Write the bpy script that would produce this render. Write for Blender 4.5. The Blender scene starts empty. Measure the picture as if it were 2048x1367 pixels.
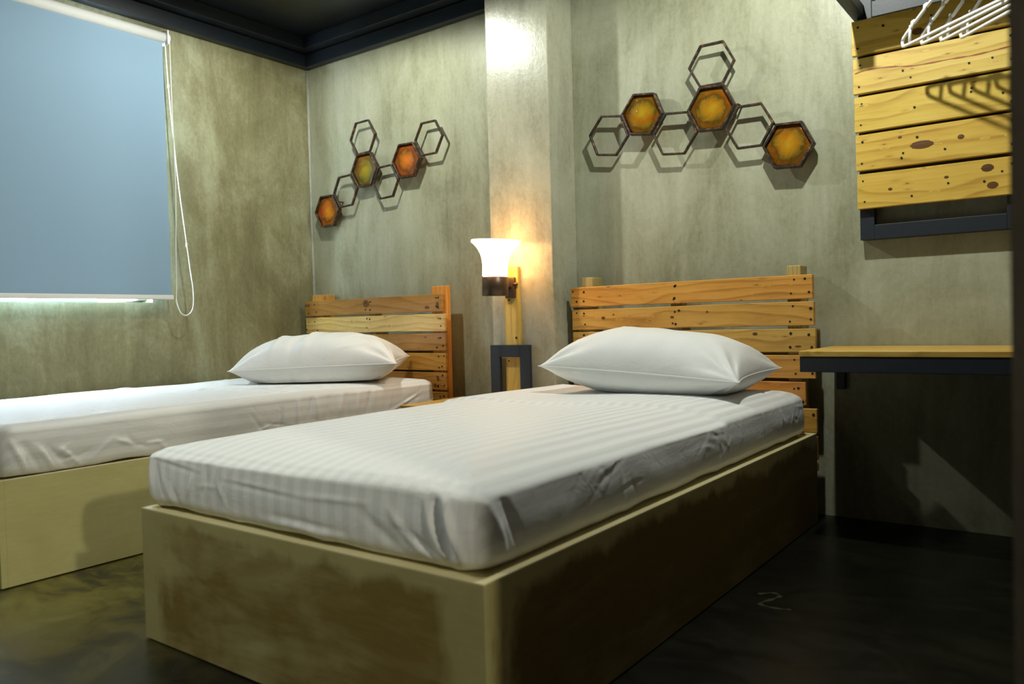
import bpy, bmesh, math, random
import numpy as np
from math import sin, cos, pi, radians, hypot
from mathutils import Vector, Matrix

random.seed(4)
rng = np.random.default_rng(7)
S = bpy.context.scene
COL = S.collection

# ------------------------------------------------------------------ camera
F = 1.5792
yaw, pitch, roll = 0.6371, -0.0256, -0.0263
f_ = Vector((-sin(yaw) * cos(pitch), cos(yaw) * cos(pitch), sin(pitch)))
r_ = Vector((cos(yaw), sin(yaw), 0))
u_ = r_.cross(f_)
R2 = cos(roll) * r_ + sin(roll) * u_
U2 = -sin(roll) * r_ + cos(roll) * u_
cam = bpy.data.cameras.new('camera')
cam.sensor_width = 36
cam.lens = F * 1000 / 2048 * 36
cam.clip_start = 0.02
cam.dof.use_dof = True
cam.dof.focus_distance = 3.2
cam.dof.aperture_fstop = 3.4
co = bpy.data.objects.new('camera', cam)
COL.objects.link(co)
M3 = Matrix((R2, U2, -f_)).transposed()
co.matrix_world = Matrix.Translation((3.7427, -3.0906, 0.7623)) @ M3.to_4x4()
S.camera = co

# ------------------------------------------------------------------ world / exposure
S.view_settings.view_transform = 'Standard'
S.view_settings.look = 'None'
S.view_settings.gamma = 1
S.view_settings.use_curve_mapping = False
S.view_settings.exposure = 0.1
W = bpy.data.worlds.new('world')
S.world = W
W.use_nodes = True
bg = W.node_tree.nodes['Background']
bg.inputs[0].default_value = (0.76, 0.86, 1.0, 1)
bg.inputs[1].default_value = 80.0

# strengths of the lamps of the place (each lamp is built further down)
SPOT_W = {'A': 56, 'B': 70, 'C': 80}
SPOT_AIM = {'A': (-0.1, 0.0, -1.0), 'B': (-0.1, 0.0, -1.0), 'C': (0.9, 1.0, -2.35)}
SPOT_DEG = {'A': 178, 'B': 178, 'C': 68}
SPOT_COL = (0.965, 1.0, 0.915)
SCONCE = 15.0
CORRIDOR_W = 125


# ------------------------------------------------------------------ helpers
def tag(o, label=None, cat=None, group=None, kind=None):
    if label: o['label'] = label
    if cat: o['category'] = cat
    if group: o['group'] = group
    if kind: o['kind'] = kind
    return o


def empty(name, loc, label=None, cat=None, group=None, rz=0):
    o = bpy.data.objects.new(name, None)
    COL.objects.link(o)
    o.empty_display_size = 0.05
    o.location = loc
    o.rotation_euler = (0, 0, rz)
    return tag(o, label, cat, group)


def mesh_obj(name, verts, faces, mat, parent=None, smooth=False, uv=None):
    me = bpy.data.meshes.new(name)
    me.from_pydata([tuple(v) for v in verts], [], faces)
    me.update()
    return link(name, me, mat, parent, smooth)


def link(name, me, mat, parent=None, smooth=False):
    if mat: me.materials.append(mat)
    if smooth:
        me.polygons.foreach_set('use_smooth', [True] * len(me.polygons))
    o = bpy.data.objects.new(name, me)
    COL.objects.link(o)
    if parent is not None:
        o.parent = parent
        # every parent is placed by location / rotation only; parts are given in world space
        o.matrix_parent_inverse = pmat(parent).inverted()
    return o


def pmat(p):
    m = Matrix.LocRotScale(p.location, p.rotation_euler, p.scale)
    if p.parent is not None:
        m = pmat(p.parent) @ p.matrix_parent_inverse @ m
    return m


def bm_box(bm, lo, hi, bev=0.0):
    r = bmesh.ops.create_cube(bm, size=1)
    vs = r['verts']
    lo, hi = Vector(lo), Vector(hi)
    c, s = (lo + hi) / 2, hi - lo
    for v in vs:
        v.co = Vector((v.co.x * s.x, v.co.y * s.y, v.co.z * s.z)) + c
    if bev > 0:
        es = list({e for v in vs for e in v.link_edges})
        bmesh.ops.bevel(bm, geom=es, offset=bev, segments=2, profile=0.6, affect='EDGES')


def bm_obj(name, bm, mat, parent=None, smooth=False):
    me = bpy.data.meshes.new(name)
    bm.to_mesh(me)
    bm.free()
    return link(name, me, mat, parent, smooth)


def box(name, lo, hi, mat, parent=None, bev=0.0):
    bm = bmesh.new()
    bm_box(bm, lo, hi, bev)
    return bm_obj(name, bm, mat, parent)


def boxes(name, lst, mat, parent=None, bev=0.0):
    bm = bmesh.new()
    for lo, hi in lst:
        bm_box(bm, lo, hi, bev)
    return bm_obj(name, bm, mat, parent)


def plank(name, size, loc, mat, parent=None, color=(1, 1, 1), rot=(0, 0, 0), bev=0.002, warp=0.0012):
    """board with its grain along local X: size = (length, width, thickness) -> local x, z, y"""
    L, Wd, T = size
    bm = bmesh.new()
    bm_box(bm, (-L / 2, -T / 2, -Wd / 2), (L / 2, T / 2, Wd / 2), 0)
    bmesh.ops.bisect_plane(bm, geom=bm.verts[:] + bm.edges[:] + bm.faces[:], plane_co=(-L / 6, 0, 0), plane_no=(1, 0, 0))
    bmesh.ops.bisect_plane(bm, geom=bm.verts[:] + bm.edges[:] + bm.faces[:], plane_co=(L / 6, 0, 0), plane_no=(1, 0, 0))
    off = {}
    for v in bm.verts:
        k = (round(v.co.x, 3), v.co.z > 0)
        if k not in off:
            off[k] = random.uniform(-warp, warp)
        v.co.z += off[k]
    es = [e for e in bm.edges if e.calc_face_angle(0) > 0.5]
    bmesh.ops.bevel(bm, geom=es, offset=bev, segments=1, affect='EDGES')
    o = bm_obj(name, bm, mat, parent)
    o.location = loc
    o.rotation_euler = rot
    o.color = (*color, 1)
    return o


def tube_geo(pts, rad, n=8, closed=False):
    P = [Vector(p) for p in pts]
    N = len(P)
    rads = rad if isinstance(rad, (list, tuple)) else [rad] * N
    verts, faces = [], []
    nrm = None
    for i in range(N):
        if closed:
            t = (P[(i + 1) % N] - P[i - 1]).normalized()
        else:
            t = (P[min(i + 1, N - 1)] - P[max(i - 1, 0)]).normalized()
        if nrm is None:
            a = Vector((0, 0, 1)) if abs(t.z) < 0.9 else Vector((1, 0, 0))
            nrm = t.cross(a).normalized()
        nrm = (nrm - t * nrm.dot(t)).normalized()
        b = t.cross(nrm)
        for k in range(n):
            a = 2 * pi * k / n
            verts.append(P[i] + (nrm * cos(a) + b * sin(a)) * rads[i])
    M = N if closed else N - 1
    for i in range(M):
        j = (i + 1) % N
        for k in range(n):
            k2 = (k + 1) % n
            faces.append((i * n + k, i * n + k2, j * n + k2, j * n + k))
    if not closed:
        faces.append(tuple(range(n))[::-1])
        faces.append(tuple((N - 1) * n + k for k in range(n)))
    return verts, faces


def tube(name, pts, rad, mat, parent=None, n=8, closed=False):
    v, f = tube_geo(pts, rad, n, closed)
    return mesh_obj(name, v, f, mat, parent, smooth=True)


def smooth_path(pts, k=6):
    """Catmull-Rom through the points"""
    P = [Vector(p) for p in pts]
    out = []
    for i in range(len(P) - 1):
        p0, p1, p2, p3 = P[max(i - 1, 0)], P[i], P[i + 1], P[min(i + 2, len(P) - 1)]
        for j in range(k):
            t = j / k
            out.append(0.5 * ((2 * p1) + (p2 - p0) * t + (2 * p0 - 5 * p1 + 4 * p2 - p3) * t * t + (3 * p1 - p0 - 3 * p2 + p3) * t ** 3))
    out.append(P[-1])
    return out


def lathe(name, prof, mat, parent=None, n=40, M=None):
    verts, faces = [], []
    for (r, z) in prof:
        for k in range(n):
            a = 2 * pi * k / n
            v = Vector((r * cos(a), r * sin(a), z))
            verts.append(M @ v if M else v)
    for i in range(len(prof) - 1):
        for k in range(n):
            k2 = (k + 1) % n
            faces.append((i * n + k, i * n + k2, (i + 1) * n + k2, (i + 1) * n + k))
    return mesh_obj(name, verts, faces, mat, parent, smooth=True)


# ------------------------------------------------------------------ materials
class NT:
    def __init__(self, name):
        self.m = bpy.data.materials.new(name)
        self.m.use_nodes = True
        self.t = self.m.node_tree
        self.t.nodes.clear()
        self.out = self.t.nodes.new('ShaderNodeOutputMaterial')

    def n(self, typ, **kw):
        nd = self.t.nodes.new(typ)
        for k, v in kw.items():
            if k.startswith('i_'):
                nd.inputs[int(k[2:]) if k[2:].isdigit() else k[2:].replace('_', ' ')].default_value = v
            else:
                setattr(nd, k, v)
        return nd

    def l(self, a, b):
        self.t.links.new(a, b)

    def val(self, sock, v):
        if hasattr(v, 'is_output') or isinstance(v, bpy.types.NodeSocket):
            self.l(v, sock)
        else:
            sock.default_value = v

    def math(self, op, a, b=0.0, c=None, clamp=False):
        nd = self.n('ShaderNodeMath', operation=op, use_clamp=clamp)
        self.val(nd.inputs[0], a)
        self.val(nd.inputs[1], b)
        if c is not None: self.val(nd.inputs[2], c)
        return nd.outputs[0]

    def mix(self, fac, a, b, blend='MIX'):
        nd = self.n('ShaderNodeMix', data_type='RGBA', blend_type=blend)
        self.val(nd.inputs[0], fac)
        self.val(nd.inputs[6], a if not isinstance(a, tuple) else (*a, 1))
        self.val(nd.inputs[7], b if not isinstance(b, tuple) else (*b, 1))
        return nd.outputs[2]

    def ramp(self, fac, stops, interp='LINEAR'):
        nd = self.n('ShaderNodeValToRGB')
        nd.color_ramp.interpolation = interp
        e = nd.color_ramp.elements
        while len(e) < len(stops): e.new(0.5)
        for k, (p, c) in zip(e, stops):
            k.position = p
            k.color = (*c, 1) if isinstance(c, tuple) else (c, c, c, 1)
        self.l(fac, nd.inputs[0])
        return nd.outputs[0]

    def noise(self, vec, scale, detail=4, rough=0.55, dist=0.0):
        nd = self.n('ShaderNodeTexNoise')
        self.l(vec, nd.inputs['Vector'])
        nd.inputs['Scale'].default_value = scale
        nd.inputs['Detail'].default_value = detail
        nd.inputs['Roughness'].default_value = rough
        nd.inputs['Distortion'].default_value = dist
        return nd.outputs[0]

    def mapping(self, vec, scale=(1, 1, 1), loc=(0, 0, 0), rot=(0, 0, 0)):
        nd = self.n('ShaderNodeMapping')
        self.l(vec, nd.inputs[0])
        nd.inputs[1].default_value = loc
        nd.inputs[2].default_value = rot
        nd.inputs[3].default_value = scale
        return nd.outputs[0]

    def bump(self, h, strength=0.2, dist=0.01):
        nd = self.n('ShaderNodeBump')
        nd.inputs['Strength'].default_value = strength
        nd.inputs['Distance'].default_value = dist
        self.l(h, nd.inputs['Height'])
        return nd.outputs[0]

    def principled(self, color=None, rough=0.5, normal=None, **kw):
        p = self.n('ShaderNodeBsdfPrincipled')
        if color is not None:
            self.val(p.inputs['Base Color'], color if not isinstance(color, tuple) else (*color, 1))
        self.val(p.inputs['Roughness'], rough)
        if normal is not None: self.l(normal, p.inputs['Normal'])
        for k, v in kw.items():
            self.val(p.inputs[k.replace('_', ' ')], v)
        return p

    def done(self, sh):
        self.l(sh, self.out.inputs[0])
        return self.m


def concrete(name, c_dark, c_mid, c_light, streak=1.0, rough=0.42, seed=0.0, spots=True):
    t = NT(name)
    pos = t.n('ShaderNodeNewGeometry').outputs['Position']
    st = t.noise(t.mapping(pos, (6.5, 6.5, 1.0), (seed, seed * 2, 0)), 1.0, 7, 0.68, 0.9)
    st2 = t.noise(t.mapping(pos, (26, 26, 3.2), (seed, 3, 1)), 1.0, 5, 0.65, 0.5)
    cl = t.noise(t.mapping(pos, (2.2, 2.2, 1.6), (seed, 5, 2)), 1.0, 6, 0.65, 0.8)
    fine = t.noise(t.mapping(pos, (60, 60, 44)), 1.0, 5, 0.7)
    a = t.math('ADD', t.math('MULTIPLY', st, 0.46 * streak), t.math('MULTIPLY', st2, 0.13 * streak))
    a = t.math('ADD', a, t.math('MULTIPLY', cl, 1 - 0.59 * streak))
    a = t.math('ADD', a, t.math('MULTIPLY', t.math('SUBTRACT', fine, 0.5), 0.20))
    col = t.ramp(a, [(0.37, c_dark), (0.49, c_mid), (0.62, c_light)])
    if spots:
        v = t.n('ShaderNodeTexVoronoi', feature='F1')
        t.l(t.mapping(pos, (2.6, 2.6, 2.6), (seed, 0, 4)), v.inputs['Vector'])
        sp = t.ramp(v.outputs['Distance'], [(0.0, 1.0), (0.012, 1.0), (0.03, 0.0)])
        col = t.mix(t.math('MULTIPLY', sp, 0.55), col, c_dark)
    ro = t.math('ADD', t.math('MULTIPLY', cl, 0.25), rough - 0.12)
    nm = t.bump(t.math('ADD', a, t.math('MULTIPLY', fine, 0.5)), 0.12, 0.01)
    return t.done(t.principled(col, ro, nm).outputs[0])


def wood(name, c_dark, c_mid, c_light, ring=26.0, rough=0.45, knots=1.0):
    t = NT(name)
    oi = t.n('ShaderNodeObjectInfo')
    tc = t.n('ShaderNodeTexCoord').outputs['Object']
    off = t.n('ShaderNodeCombineXYZ')
    for i, k in enumerate((37.0, 11.0, 23.0)):
        t.l(t.math('MULTIPLY', oi.outputs['Random'], k), off.inputs[i])
    va = t.n('ShaderNodeVectorMath', operation='ADD')
    t.l(tc, va.inputs[0])
    t.l(off.outputs[0], va.inputs[1])
    v = va.outputs[0]
    # long wandering rings: distance field bent by low noise, pinched round the knots
    warp = t.noise(t.mapping(v, (1.6, 5, 5)), 1.0, 2, 0.5)
    vo = t.n('ShaderNodeTexVoronoi', feature='F1')
    t.l(t.mapping(v, (2.3, 5.5, 7.5)), vo.inputs['Vector'])
    vo.inputs['Randomness'].default_value = 1.0
    kd = vo.outputs['Distance']
    sep = t.n('ShaderNodeSeparateXYZ')
    t.l(v, sep.inputs[0])
    kn = t.ramp(kd, [(0.0, 1.0), (0.28, 0.0)], 'EASE')
    ph = t.math('ADD', t.math('MULTIPLY', sep.outputs[2], ring), t.math('MULTIPLY', warp, 5.0))
    ph = t.math('ADD', ph, t.math('MULTIPLY', kn, 2.6))
    saw = t.math('FRACT', ph)
    rings = t.ramp(saw, [(0.0, 0.0), (0.62, 0.35), (0.9, 1.0), (1.0, 0.1)])
    fib = t.noise(t.mapping(v, (7, 110, 110)), 1.0, 4, 0.65)
    blot = t.noise(t.mapping(v, (3.2, 9, 9), (4, 1, 7)), 1.0, 3, 0.5)
    g = t.math('ADD', t.math('MULTIPLY', rings, 0.27), t.math('MULTIPLY', fib, 0.46))
    g = t.math('ADD', g, t.math('MULTIPLY', blot, 0.50))
    col = t.ramp(g, [(0.28, c_light), (0.56, c_mid), (0.9, c_dark)])
    col = t.mix(1.0, col, oi.outputs['Color'], 'MULTIPLY')
    core = t.ramp(kd, [(0.0, 1.0), (0.055, 0.9), (0.085, 0.0)])
    col = t.mix(t.math('MULTIPLY', core, 0.85 * knots), col, (c_dark[0] * .28, c_dark[1] * .22, c_dark[2] * .2))
    halo = t.ramp(kd, [(0.05, 1.0), (0.2, 0.0)])
    col = t.mix(t.math('MULTIPLY', halo, 0.35 * knots), col, (c_dark[0] * .7, c_dark[1] * .6, c_dark[2] * .45))
    nm = t.bump(g, 0.12, 0.004)
    return t.done(t.principled(col, rough, nm).outputs[0])


def plain(name, col, rough=0.5, metal=0.0, bump=0.0, scale=60, var=0.0):
    t = NT(name)
    pos = t.n('ShaderNodeTexCoord').outputs['Object']
    nz = t.noise(pos, scale, 4, 0.6)
    c = t.mix(nz, tuple(x * (1 - var) for x in col), tuple(min(1, x * (1 + var)) for x in col))
    nm = t.bump(nz, bump, 0.004) if bump else None
    return t.done(t.principled(c, rough, nm, Metallic=metal).outputs[0])


def ply(name, c_pale, c_brown, amount, lo, hi, horiz_axis, base=0.12):
    """stained plywood: brown stain brushed unevenly, left pale along ragged margins of the panel"""
    t = NT(name)
    pos = t.n('ShaderNodeNewGeometry').outputs['Position']
    sc = (2.2, 2.2, 9) if horiz_axis == 'x' else (2.2, 1.4, 9)
    brush = t.noise(t.mapping(pos, sc), 1.0, 5, 0.62, 0.6)
    big = t.noise(t.mapping(pos, (2.4, 2.4, 3.4), (3, 1, 8)), 1.0, 4, 0.6, 0.4)
    fib = t.noise(t.mapping(pos, (14, 14, 120)), 1.0, 4, 0.65)
    sep = t.n('ShaderNodeSeparateXYZ')
    t.l(pos, sep.inputs[0])
    h = sep.outputs[0] if horiz_axis == 'x' else sep.outputs[1]
    d = t.math('MINIMUM', t.math('SUBTRACT', h, lo[0]), t.math('SUBTRACT', hi[0], h))
    d = t.math('MINIMUM', d, t.math('MULTIPLY', t.math('SUBTRACT', hi[1], sep.outputs[2]), 2.6))
    rag = t.noise(t.mapping(pos, (11, 11, 5)), 1.0, 4, 0.6)
    d = t.math('ADD', d, t.math('MULTIPLY', t.math('SUBTRACT', rag, 0.5), 0.28))
    edge = t.ramp(d, [(0.05, 0.0), (0.12, 1.0)])
    a = t.math('ADD', t.math('MULTIPLY', brush, 0.7), t.math('MULTIPLY', big, 0.6))
    a = t.ramp(a, [(0.52, base), (0.74, 1.0)])
    a = t.math('MULTIPLY', t.math('MULTIPLY', a, edge), amount, clamp=True)
    pale = t.mix(fib, tuple(x * .86 for x in c_pale), tuple(x * 1.1 for x in c_pale))
    blot = t.ramp(big, [(0.42, 0.0), (0.7, 1.0)])
    pale = t.mix(t.math('MULTIPLY', blot, 0.45), pale, (c_pale[0] * .66, c_pale[1] * .58, c_pale[2] * .38))
    brown = t.mix(fib, tuple(x * .75 for x in c_brown), tuple(x * 1.25 for x in c_brown))
    col = t.mix(a, pale, brown)
    nm = t.bump(fib, 0.08, 0.003)
    return t.done(t.principled(col, 0.42, nm).outputs[0])


def fabric(name, col, stripe=0.0):
    t = NT(name)
    uv = t.n('ShaderNodeUVMap').outputs[0]
    tc = t.n('ShaderNodeTexCoord').outputs['Object']
    weave = t.noise(tc, 700, 2, 0.5)
    soft = t.noise(t.mapping(tc, (9, 9, 14)), 1.0, 4, 0.6, 0.8)
    c = (*col, 1)
    rough = 0.75
    if stripe:
        sep = t.n('ShaderNodeSeparateXYZ')
        t.l(uv, sep.inputs[0])
        fr = t.math('FRACT', t.math('DIVIDE', sep.outputs[0], 0.0425))
        s = t.ramp(fr, [(0.0, 0.0), (0.06, 1.0), (0.5, 1.0), (0.56, 0.0)])
        c = t.mix(s, col, tuple(x * (1 - stripe) for x in col))
        rough = t.math('SUBTRACT', 0.8, t.math('MULTIPLY', s, 0.3))
    h = t.math('ADD', t.math('MULTIPLY', weave, 0.08), soft)
    nm = t.bump(h, 0.22, 0.012)
    p = t.principled(c, rough, nm, Sheen_Weight=0.15)
    return t.done(p.outputs[0])


M = {}
M['wall_back'] = concrete('plaster_back', (0.225, 0.225, 0.135), (0.345, 0.35, 0.235), (0.45, 0.46, 0.34), 0.8, 0.40, 2.0)
M['wall_left'] = concrete('plaster_left', (0.14, 0.128, 0.06), (0.225, 0.212, 0.108), (0.36, 0.365, 0.225), 0.62, 0.45, 7.0)
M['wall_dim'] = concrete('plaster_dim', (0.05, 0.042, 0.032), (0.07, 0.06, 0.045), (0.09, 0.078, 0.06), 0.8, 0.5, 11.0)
M['pillar'] = concrete('plaster_pillar', (0.29, 0.285, 0.20), (0.42, 0.415, 0.30), (0.50, 0.50, 0.385), 0.7, 0.26, 4.0)


def floor_mat():
    t = NT('polished_concrete')
    pos = t.n('ShaderNodeNewGeometry').outputs['Position']
    a = t.noise(t.mapping(pos, (2.0, 3.4, 1), (1, 4, 0)), 1.0, 6, 0.65, 0.8)
    b = t.noise(t.mapping(pos, (6, 9, 1), (7, 2, 0)), 1.0, 5, 0.6, 1.2)
    fine = t.noise(pos, 60, 4, 0.6)
    g = t.math('ADD', t.math('MULTIPLY', a, 0.75), t.math('MULTIPLY', b, 0.35))
    sepf = t.n('ShaderNodeSeparateXYZ')
    t.l(pos, sepf.inputs[0])
    # yellowish patches on the window side, fading to near black towards the desk side
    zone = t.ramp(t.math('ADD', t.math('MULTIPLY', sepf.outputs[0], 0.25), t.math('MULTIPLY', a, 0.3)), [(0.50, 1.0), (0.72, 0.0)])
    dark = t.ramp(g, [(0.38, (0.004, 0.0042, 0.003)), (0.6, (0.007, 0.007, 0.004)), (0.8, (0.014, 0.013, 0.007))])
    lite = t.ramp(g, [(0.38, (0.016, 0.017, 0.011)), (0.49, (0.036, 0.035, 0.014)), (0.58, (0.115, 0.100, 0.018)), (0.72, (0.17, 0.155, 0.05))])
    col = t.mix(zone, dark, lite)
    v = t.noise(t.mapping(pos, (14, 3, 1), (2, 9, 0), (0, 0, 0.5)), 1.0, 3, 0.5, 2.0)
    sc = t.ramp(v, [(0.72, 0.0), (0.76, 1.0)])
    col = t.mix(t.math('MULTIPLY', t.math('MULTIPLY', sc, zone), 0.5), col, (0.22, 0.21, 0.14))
    ro = t.math('ADD', t.math('MULTIPLY', b, 0.35), 0.16)
    nm = t.bump(t.math('ADD', a, t.math('MULTIPLY', fine, 0.1)), 0.06, 0.01)
    return t.done(t.principled(col, ro, nm, Specular_IOR_Level=0.28).outputs[0])


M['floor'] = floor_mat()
M['ceiling'] = plain('dark_gloss_ceiling', (0.003, 0.006, 0.010), 0.30, 0, 0.05, 3, 0.4)
M['trim'] = plain('dark_trim_paint', (0.009, 0.015, 0.021), 0.42, 0, 0.05, 40, 0.3)
M['steel'] = plain('charcoal_steel', (0.015, 0.020, 0.028), 0.5, 0.0, 0.08, 90, 0.25)
M['pine'] = wood('pallet_pine', (0.36, 0.175, 0.032), (0.62, 0.37, 0.085), (0.76, 0.50, 0.15))
M['pine_deep'] = wood('pallet_pine_board', (0.42, 0.24, 0.035), (0.66, 0.45, 0.085), (0.78, 0.58, 0.16), ring=18)
M['endgrain'] = wood('pallet_block', (0.34, 0.24, 0.07), (0.50, 0.38, 0.14), (0.60, 0.47, 0.2), ring=60, knots=0)
M['nail'] = plain('nail_iron', (0.010, 0.009, 0.008), 0.6, 0.3)
M['sheet'] = fabric('striped_sheet', (0.83, 0.84, 0.82), 0.085)
M['case'] = fabric('pillow_case', (0.84, 0.85, 0.83), 0.03)
M['white_plastic'] = plain('white_plastic', (0.75, 0.76, 0.74), 0.35)
M['chain'] = plain('white_chain', (0.8, 0.8, 0.76), 0.45)
M['mark'] = plain('yellow_mark', (0.026, 0.022, 0.003), 0.6, 0, 0, 50, 0.5)


def rust():
    t = NT('rusted_iron')
    pos = t.n('ShaderNodeNewGeometry').outputs['Position']
    a = t.noise(pos, 55, 4, 0.7)
    col = t.ramp(a, [(0.38, (0.020, 0.017, 0.014)), (0.54, (0.055, 0.038, 0.024)), (0.64, (0.20, 0.085, 0.025)), (0.74, (0.42, 0.30, 0.2))])
    return t.done(t.principled(col, 0.45, t.bump(a, 0.4, 0.006), Metallic=0.35).outputs[0])


def amber():
    t = NT('amber_resin')
    oi = t.n('ShaderNodeObjectInfo')
    tc = t.n('ShaderNodeTexCoord').outputs['Object']
    off = t.n('ShaderNodeCombineXYZ')
    t.l(t.math('MULTIPLY', oi.outputs['Random'], 31.0), off.inputs[0])
    t.l(t.math('MULTIPLY', oi.outputs['Random'], 17.0), off.inputs[2])
    va = t.n('ShaderNodeVectorMath', operation='ADD')
    t.l(tc, va.inputs[0])
    t.l(off.outputs[0], va.inputs[1])
    nz = t.noise(va.outputs[0], 14, 4, 0.6, 0.6)
    nb = t.noise(va.outputs[0], 9, 2, 0.5)
    ln = t.n('ShaderNodeVectorMath', operation='LENGTH')
    t.l(tc, ln.inputs[0])
    r = t.math('ADD', t.math('MULTIPLY', ln.outputs['Value'], 9.5), t.math('MULTIPLY', t.math('SUBTRACT', nz, 0.5), 0.75))
    col = t.ramp(r, [(0.05, (0.58, 0.38, 0.025)), (0.30, (0.50, 0.25, 0.012)), (0.46, (0.30, 0.19, 0.02)), (0.56, (0.13, 0.085, 0.012)), (0.68, (0.30, 0.105, 0.007)), (0.92, (0.30, 0.22, 0.025))])
    red = t.ramp(nb, [(0.52, 0.0), (0.68, 1.0)])
    col = t.mix(t.math('MULTIPLY', red, 0.5), col, (0.52, 0.075, 0.006))
    col = t.mix(1.0, col, oi.outputs['Color'], 'MULTIPLY')
    nm = t.bump(nz, 0.5, 0.012)
    p = t.principled(col, 0.16, nm, Coat_Weight=0.5)
    tr = t.n('ShaderNodeBsdfTranslucent')
    t.l(col, tr.inputs[0])
    tp = t.n('ShaderNodeBsdfTransparent')
    t.l(t.mix(0.5, col, (1.0, 0.75, 0.25)), tp.inputs[0])
    m1 = t.n('ShaderNodeMixShader')
    m1.inputs[0].default_value = 0.22
    t.l(p.outputs[0], m1.inputs[1])
    t.l(tr.outputs[0], m1.inputs[2])
    m2 = t.n('ShaderNodeMixShader')
    m2.inputs[0].default_value = 0.16
    t.l(m1.outputs[0], m2.inputs[1])
    t.l(tp.outputs[0], m2.inputs[2])
    return t.done(m2.outputs[0])


def blind_mat():
    t = NT('blind_fabric')
    tc = t.n('ShaderNodeTexCoord').outputs['Object']
    w = t.noise(t.mapping(tc, (1, 400, 400)), 1.0, 2, 0.5)
    c = t.mix(w, (0.26, 0.39, 0.52), (0.29, 0.42, 0.55))
    d = t.n('ShaderNodeBsdfDiffuse')
    t.l(c, d.inputs[0])
    tr = t.n('ShaderNodeBsdfTranslucent')
    tr.inputs[0].default_value = (0.20, 0.34, 0.46, 1)
    a = t.n('ShaderNodeAddShader')
    m = t.n('ShaderNodeMixShader')
    m.inputs[0].default_value = 0.035
    t.l(d.outputs[0], m.inputs[1])
    t.l(tr.outputs[0], m.inputs[2])
    return t.done(m.outputs[0])


def emit(name, col, strength):
    t = NT(name)
    e = t.n('ShaderNodeEmission')
    e.inputs[0].default_value = (*col, 1)
    e.inputs[1].default_value = strength
    return t.done(e.outputs[0])


def glass():
    t = NT('window_glass')
    g = t.n('ShaderNodeBsdfGlossy')
    g.inputs['Roughness'].default_value = 0.02
    tp = t.n('ShaderNodeBsdfTransparent')
    tp.inputs[0].default_value = (0.9, 0.95, 0.95, 1)
    m = t.n('ShaderNodeMixShader')
    m.inputs[0].default_value = 0.08
    t.l(tp.outputs[0], m.inputs[1])
    t.l(g.outputs[0], m.inputs[2])
    return t.done(m.outputs[0])


M['rust'] = rust()
M['amber'] = amber()
M['blind'] = blind_mat()
M['shade'] = emit('frosted_glass_lit', (1.0, 0.51, 0.20), SCONCE)
M['bulb'] = emit('spot_lens_lit', (1.0, 0.97, 0.85), 6)
M['glass'] = glass()
M['bronze'] = plain('bronze_metal', (0.10, 0.068, 0.042), 0.38, 0.6, 0.1, 80, 0.2)
M['alu'] = plain('aluminium', (0.5, 0.5, 0.5), 0.35, 0.8)

# ------------------------------------------------------------------ the setting
ZC = 2.42            # ceiling underside
XR, YR = 3.685, -2.30  # end of the right wall


def struct(o):
    o['kind'] = 'structure'
    return o


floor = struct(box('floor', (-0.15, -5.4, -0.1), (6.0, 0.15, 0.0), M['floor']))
struct(box('ceiling', (-0.15, -5.4, ZC), (6.0, 0.15, ZC + 0.1), M['ceiling']))
struct(box('wall_back', (-0.15, 0.0, 0.0), (3.85, 0.15, ZC), M['wall_back']))
# left wall with the window opening
WY0, WY1, WZ0, WZ1 = -2.66, -1.005, 0.903, 2.16
struct(boxes('wall_left', [((-0.15, WY1, 0), (0, 0, ZC)), ((-0.15, -5.4, 0), (0, WY0, ZC)),
                           ((-0.15, WY0, 0), (0, WY1, WZ0)), ((-0.15, WY0, WZ1), (0, WY1, ZC))], M['wall_left']))
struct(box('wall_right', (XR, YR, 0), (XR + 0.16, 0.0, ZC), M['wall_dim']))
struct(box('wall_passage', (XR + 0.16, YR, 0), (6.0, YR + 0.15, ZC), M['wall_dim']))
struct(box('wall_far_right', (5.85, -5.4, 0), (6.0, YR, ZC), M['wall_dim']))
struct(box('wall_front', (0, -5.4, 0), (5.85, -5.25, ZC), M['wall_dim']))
PX0, PX1, PD = 1.497, 1.8375, 0.2017
bm = bmesh.new()
bm_box(bm, (PX0, -PD, 0), (PX1, 0.0, ZC), 0.004)
struct(bm_obj('pillar', bm, M['pillar']))
# wall trims below the ceiling: a fascia band and a stepped lip
TZ = 2.276


def trim(name, lst):
    struct(boxes(name, lst, M['trim'], None, 0.003))


trim('trim_1', [((0, -5.25, TZ), (0.045, 0, TZ + 0.072)), ((0, -5.25, TZ + 0.078), (0.105, 0, ZC))])
trim('trim_2', [((0.045, -0.045, TZ), (PX0, 0, TZ + 0.072)), ((0.105, -0.105, TZ + 0.078), (PX0, 0, ZC))])
trim('trim_3', [((PX1, -0.045, TZ), (XR, 0, TZ + 0.072)), ((PX1, -0.105, TZ + 0.078), (XR, 0, ZC))])

M['bead'] = concrete('corner_filler', (0.22, 0.22, 0.15), (0.36, 0.36, 0.28), (0.5, 0.5, 0.43), 0.5, 0.5, 3.0, False)
struct(tube('trim_4', [(0.004, -0.004, 0.0), (0.0045, -0.004, 0.8), (0.004, -0.0045, 1.6), (0.004, -0.004, TZ)], [.008, .009, .0075, .008], M['bead'], None, 8))

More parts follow.
